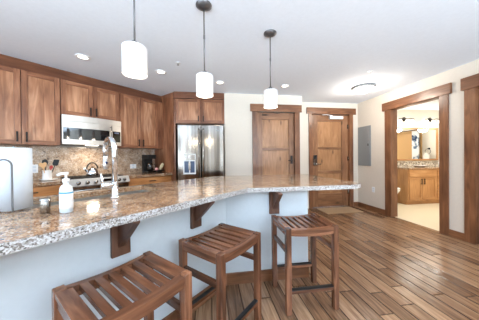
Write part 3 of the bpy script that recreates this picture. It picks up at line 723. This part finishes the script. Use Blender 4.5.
# bowl with packets
t = thing('bowl', 'black oval bowl beside the coffee maker', 'bowl', AB(2.225, 3.62, .92), R45)
MB().lathe([(0, 0), (.04, 0), (.095, .045), (.098, .05), (.092, .048), (.04, .008), (0, .008)], seg=30, sy=.8).build('dish', 'black', t)
MB().lathe([(.097, .049), (.0995, .052), (.097, .054)], seg=30, sy=.8).build('rim', 'black', t)
o = MB().lathe([(0, 0), (.025, .01), (.032, .04), (.022, .07), (0, .08)], (0, 0, 0), 16, sy=.7).build('snack_packet', 'pink', loc=AB(2.185, 3.60, .972)); o.rotation_euler = (0, radians(-60), R45)
tag(o, 'pink packet lying in the black bowl', 'packet')
o = MB().lathe([(0, 0), (.026, .02), (.036, .07), (.03, .13), (0, .15)], (0, 0, 0), 16, sy=.6).build('snack_packet', 'beige', loc=AB(2.24, 3.635, .972)); o.rotation_euler = (0, radians(28), R45)
tag(o, 'beige packet standing up in the black bowl', 'packet')
# outlets
def plate(label, loc, rz, w=.075, h=.118, name='outlet'):
    t = thing(name, label, 'outlet', loc, rz)
    MB().box(-w/2, w/2, -.006, 0, -h/2, h/2).build('cover_plate', 'white', t, bevel=.002)
    MB().box(-.017, .017, -.008, -.006, .008, .04).box(-.017, .017, -.008, -.006, -.04, -.008).build('socket', 'paper', t)
    return t
plate('white outlet on the granite backsplash beside the coffee maker', AB(1.885, 3.977, 1.05), R45, .115, .085)
plate('white outlet on the granite backsplash beside the paper towels', AB(.535, 3.977, 1.07), R45)
plate('white outlet low on the cream right wall', (XR-.001, 3.925, .47), radians(-90))
# electrical panel
t = thing('electrical_panel', 'grey electrical panel on the cream wall beside the entry door', 'electrical panel', (XR-.001, 4.175, .985), radians(-90))
MB().box(-.19, .19, -.015, 0, 0, .905).build('frame', 'grey', t, bevel=.003)
d = MB().box(-.155, .155, -.022, -.0152, .05, .855).build('door', 'grey', t, bevel=.002)
MB().box(.12, .14, -.027, -.022, .45, .50).build('latch', 'steel_dark', d)
# mat
tag(MB().box(2.42, 3.25, 3.88, 4.33, .0005, .012).build('door_mat', 'mat', bevel=.003), 'tan woven mat on the floor before the entry door', 'mat')

# ------------------------------------------------------------------ ceiling fixtures
def pendant(label, x, y, zt):
    t = thing('pendant_lamp', label, 'pendant lamp', (x, y, HC-.001), 0, 'pendant lamps over the peninsula')
    k = HC-.001
    MB().lathe([(0, -.028), (.03, -.026), (.066, -.006), (.066, 0), (0, 0)], seg=32).build('canopy', 'bronze', t)
    MB().cyl((0, 0, zt-k+.03), .0055, k-zt-.05).lathe([(.0075, 0), (.0075, .03)], (0, 0, (zt-k)*.48), 12).build('rod', 'bronze', t)
    MB().lathe([(0, 0), (.018, 0), (.018, .035), (0, .038)], (0, 0, zt-k-.004), 16).build('socket_cap', 'bronze', t)
    h = .172; r = .071
    s = MB().lathe([(r-.004, -h), (r, -h), (r, -.006), (r-.006, 0), (.012, 0), (.012, -.004), (r-.010, -.005), (r-.004, -.008)], (0, 0, zt-k), 40).build('shade', 'shade', t, label='frosted white cylinder shade')
    MB().lathe([(0, -.004), (r-.005, -.002), (r-.005, .002), (0, .002)], (0, 0, zt-k-h+.012), 32).build('diffuser', 'shade_in', t)
    for a in (2.6, 5.0): MB().lathe([(0, 0), (.005, .0), (.005, .006), (0, .006)], (cos(a)*(r-.001), sin(a)*(r-.001), zt-k-.022), 10, None, 'y').build('screw', 'steel_dark', t)
    lamp('pendant_bulb', 'POINT', (x, y, zt-h-.05), 4.0, WARM, .05)
    return t
pendant('leftmost pendant lamp, frosted white shade, closest to the camera', -.455, 1.325, 1.89)
pendant('middle of the three pendant lamps over the bar', -.04, 1.705, 1.89)
pendant('rightmost and farthest pendant lamp over the bar', .62, 2.0, 1.885)
def downlight(label, x, y, e=5):
    t = thing('recessed_light', label, 'ceiling light', (x, y, HC-.001), 0, 'recessed ceiling downlights')
    MB().lathe([(.052, 0), (.052, -.004), (.075, -.006), (.08, 0)], seg=32).build('trim_ring', 'white', t)
    MB().lathe([(0, -.002), (.052, -.003), (.052, 0)], seg=32).build('lens', 'glow', t)
    lamp('downlight', 'SPOT', (x, y, HC-.03), e, (1, .92, .82), .05, spot=radians(130))
downlight('recessed ceiling light nearest the cabinets above the microwave', -1.555, 2.762, 12)
downlight('recessed ceiling light between left and middle pendants', -.705, 3.099, 10)
downlight('recessed ceiling light in front of the refrigerator cabinet, right of middle pendant', .176, 3.411, 3)
downlight('recessed ceiling light right of the farthest pendant', 1.335, 3.441, 4)
# four more of the same fittings, added unseen behind the camera for top-down light
for x, y in ((-1.6, -1.3), (.1, -1.5), (1.9, -1.3), (2.5, .9)):
    downlight('added recessed ceiling light over the unseen living room behind the camera', x, y, 85)
# flush light
t = thing('flush_ceiling_light', 'round flush ceiling light with bright glass bowl near entry', 'ceiling light', (2.78, 3.31, HC-.001))
MB().lathe([(0, 0), (.19, 0), (.195, -.012), (.18, -.035), (.165, -.038), (0, -.03)], seg=40).build('rim', 'grey', t)
MB().lathe([(0, -.115), (.07, -.107), (.13, -.08), (.168, -.037), (.168, -.03), (0, -.03)], seg=40).build('glass_bowl', 'glow', t)
lamp('flush_bulb', 'POINT', (2.78, 3.31, HC-.18), 24, (1, .9, .78), .1)
def sprinkler(label, x, y):
    t = thing('sprinkler_head', label, 'sprinkler', (x, y, HC-.001), 0)
    MB().lathe([(0, -.004), (.03, -.004), (.032, 0), (0, 0)], seg=20).build('escutcheon', 'white', t)
    MB().lathe([(0, -.03), (.014, -.03), (.014, -.027), (.004, -.024), (.004, -.004)], seg=14).build('deflector', 'grey', t)
sprinkler('small ceiling sprinkler left of the middle pendant', -.413, 2.779)
sprinkler('small ceiling sprinkler beside the flush ceiling light', 2.37, 2.69)

# ------------------------------------------------------------------ bathroom
t = thing('vanity_cabinet', 'honey wood bathroom vanity seen through the doorway', 'vanity cabinet', (4.76, 4.25, 0))
W = 1.935
MB().box(0, W, 0, .545, .09, .868, 'van_z').box(.0, W, .05, .545, 0, .09, 'van_x').build('body', None, t)
for x0, x1 in ((.03, .385), (.395, .80)):
    d = shaker(MB(), x0, x1, 0, .12, .665, 'van').build('door', None, t, bevel=.002)
    pull(d, x1-.035 if x0 < .1 else x0+.035, -.02, .50, .64, .02)
MB().box(.03, .80, -.02, 0, .68, .85, 'van_x').build('drawer_front', None, t, bevel=.002)
for k in range(3):
    d = MB().box(.83, 1.35, -.02, 0, .12+k*.245, .35+k*.245, 'van_x').build('drawer', None, t, bevel=.002); hpull(d, 1.02, 1.16, -.02, .235+k*.245)
MB().box(1.38, 1.92, -.02, 0, .12, .85, 'van_z').build('door', None, t, bevel=.002)
tag(MB().box(4.74, 6.695, 4.22, 4.797, .87, .905).build('bathroom_countertop', 'granite', bevel=.004), 'speckled stone top on the bathroom vanity', 'countertop')
tag(MB().box(4.74, 6.695, 4.785, 4.798, .906, 1.045).build('vanity_backsplash', 'mosaic'), 'mosaic backsplash strip beneath the bathroom mirror', 'backsplash')
tag(MB().lathe([(0, .002), (.10, .002), (.19, .045), (.20, .05), (.19, .046), (.10, .006), (0, .006)], seg=36, sy=.75).build('bathroom_sink', 'porcelain', loc=(5.40, 4.50, .904)), 'white oval basin on the bathroom vanity top', 'sink')
t = thing('lotion_bottle', 'white pump bottle at the right end of the vanity top', 'bottle', (6.02, 4.5, .906))
MB().lathe([(0, 0), (.035, 0), (.035, .12), (.012, .14), (0, .14)], seg=20).build('bottle', 'white', t)
MB().cyl((0, 0, .14), .006, .04).box(-.035, .008, -.007, .007, .175, .188).build('pump', 'white', t)
t = thing('bathroom_mirror', 'wood-framed bathroom mirror above the vanity', 'mirror', (4.96, 4.797, 1.07))
W, H = 1.37, .905
MB().box(0, W, -.03, 0, 0, .045, 'van_x').box(0, W, -.03, 0, H-.045, H, 'van_x').box(0, .045, -.03, 0, .045, H-.045, 'van_z').box(W-.045, W, -.03, 0, .045, H-.045, 'van_z').build('frame', None, t, bevel=.003)
MB().box(.045, W-.045, -.012, -.001, .045, H-.045).build('glass', 'mirror', t)
def vlight(label, x):
    t = thing('vanity_light', label, 'wall lamp', (x, 4.798, 2.20), 0, 'bathroom vanity wall lamps')
    MB().lathe([(.06, 0), (.06, -.015), (.04, -.028), (0, -.028)], seg=24, axis='y').build('backplate', 'steel_dark', t)
    MB().tube([(-.24, -.08, 0), (-.12, -.085, .015), (0, -.09, 0), (.12, -.085, .015), (.24, -.08, 0)], .011).cyl((0, -.09, 0), .01, .07, 'y').build('arm', 'steel_dark', t)
    for dx in (-.19, 0, .19):
        s = MB().lathe([(.016, 0), (.026, -.008), (.036, -.045), (.044, -.078), (.040, -.078), (.0, -.06)], (dx, -.085, -.02), 24).build('glass_shade', 'globe', t)
    lamp('vanity_bulb', 'POINT', (x, 4.60, 1.98), 6.5, (1, .93, .84), .12)
vlight('left vanity lamp with three glowing shades above the bathroom mirror', 5.25)
vlight('right vanity lamp with three glowing shades above the bathroom mirror', 6.08)
lamp('bathroom_unseen_light', 'AREA', (5.3, 3.1, HC-.02), 44, (1, .95, .86), .8, .8, (0, 0, 0))  # unseen area lamp brightening the bathroom, without a modelled fitting
# toilet
t = thing('toilet', 'white toilet partly hidden by the bathroom door casing', 'toilet', (4.36, 4.79, 0))
MB().box(-.2, .2, -.19, 0, .40, .78).box(-.21, .21, -.2, 0, .78, .81).build('tank', 'porcelain', t, bevel=.015)
MB().lathe([(.11, 0), (.10, .12), (.12, .24), (.185, .36), (.195, .40), (0, .40)], (0, -.42, 0), 30, sy=1.2).box(-.11, .11, -.42, -.05, .0, .38).build('bowl', 'porcelain', t)
MB().lathe([(0, .405), (.19, .405), (.20, .42), (.18, .44), (0, .445)], (0, -.42, 0), 30, sy=1.18).build('seat_lid', 'porcelain', t)
MB().box(-.18, -.13, -.215, -.20, .72, .74).build('flush_lever', 'chrome', t)
# shower end and curtain on the far wall (seen in the mirror)
tag(MB().box(6.66, 6.699, 2.2, 4.06, .0, 2.05).build('shower_surround', 'tan'), 'tan shower wall reflected in the left half of bathroom mirror', 'shower wall')
m = MB(); n = 60
pts = [(6.52 + .03*sin(k*1.9), 3.90+.20*k/n) for k in range(n+1)]
m.poly3([(x, y, z) for z in (.25, 2.0) for x, y in pts], [(k, k+1, n+2+k, n+1+k) for k in range(n)], smooth=True)
cu = m.build('shower_curtain', 'curtain'); so = cu.modifiers.new('solid', 'SOLIDIFY'); so.thickness = .004
tag(cu, 'blue and white patterned shower curtain reflected in the mirror', 'curtain')
tag(MB().tube([(6.52, 1.605, 2.03), (6.52, 4.12, 2.03)], .012).tube([(6.52, 4.12, 2.03), (6.64, 4.14, 2.03), (6.7, 4.14, 2.03)], .012).build('curtain_rod', 'steel_dark'), 'dark curtain rod holding the patterned shower curtain', 'curtain rod')
t = thing('towel_ring', 'dark towel ring on the bathroom wall reflected in mirror', 'towel ring', (6.698, 4.27, 1.42))
MB().cyl((-.05, 0, 0), .012, .05, 'x').lathe([(.03, -.008), (.03, 0)], (0, 0, 0), 16, None, 'x').build('post', 'steel_dark', t)
MB().tube([(-.05, .08*sin(k*pi/12), -.08+.08*cos(k*pi/12)) for k in range(25)], .005, 8).build('ring', 'steel_dark', t)
m = MB(); m.prism([(-.03, 0), (.03, 0), (.085, -.10), (.10, -.24), (.02, -.25), (-.04, -.22), (-.09, -.24), (-.08, -.10)], -.02, .02, axis='x')
tag(m.build('hand_towel', 'towel', loc=(6.60, 4.27, 1.30), bevel=.012), 'white hand towel hanging on the ring, reflected in mirror', 'towel')
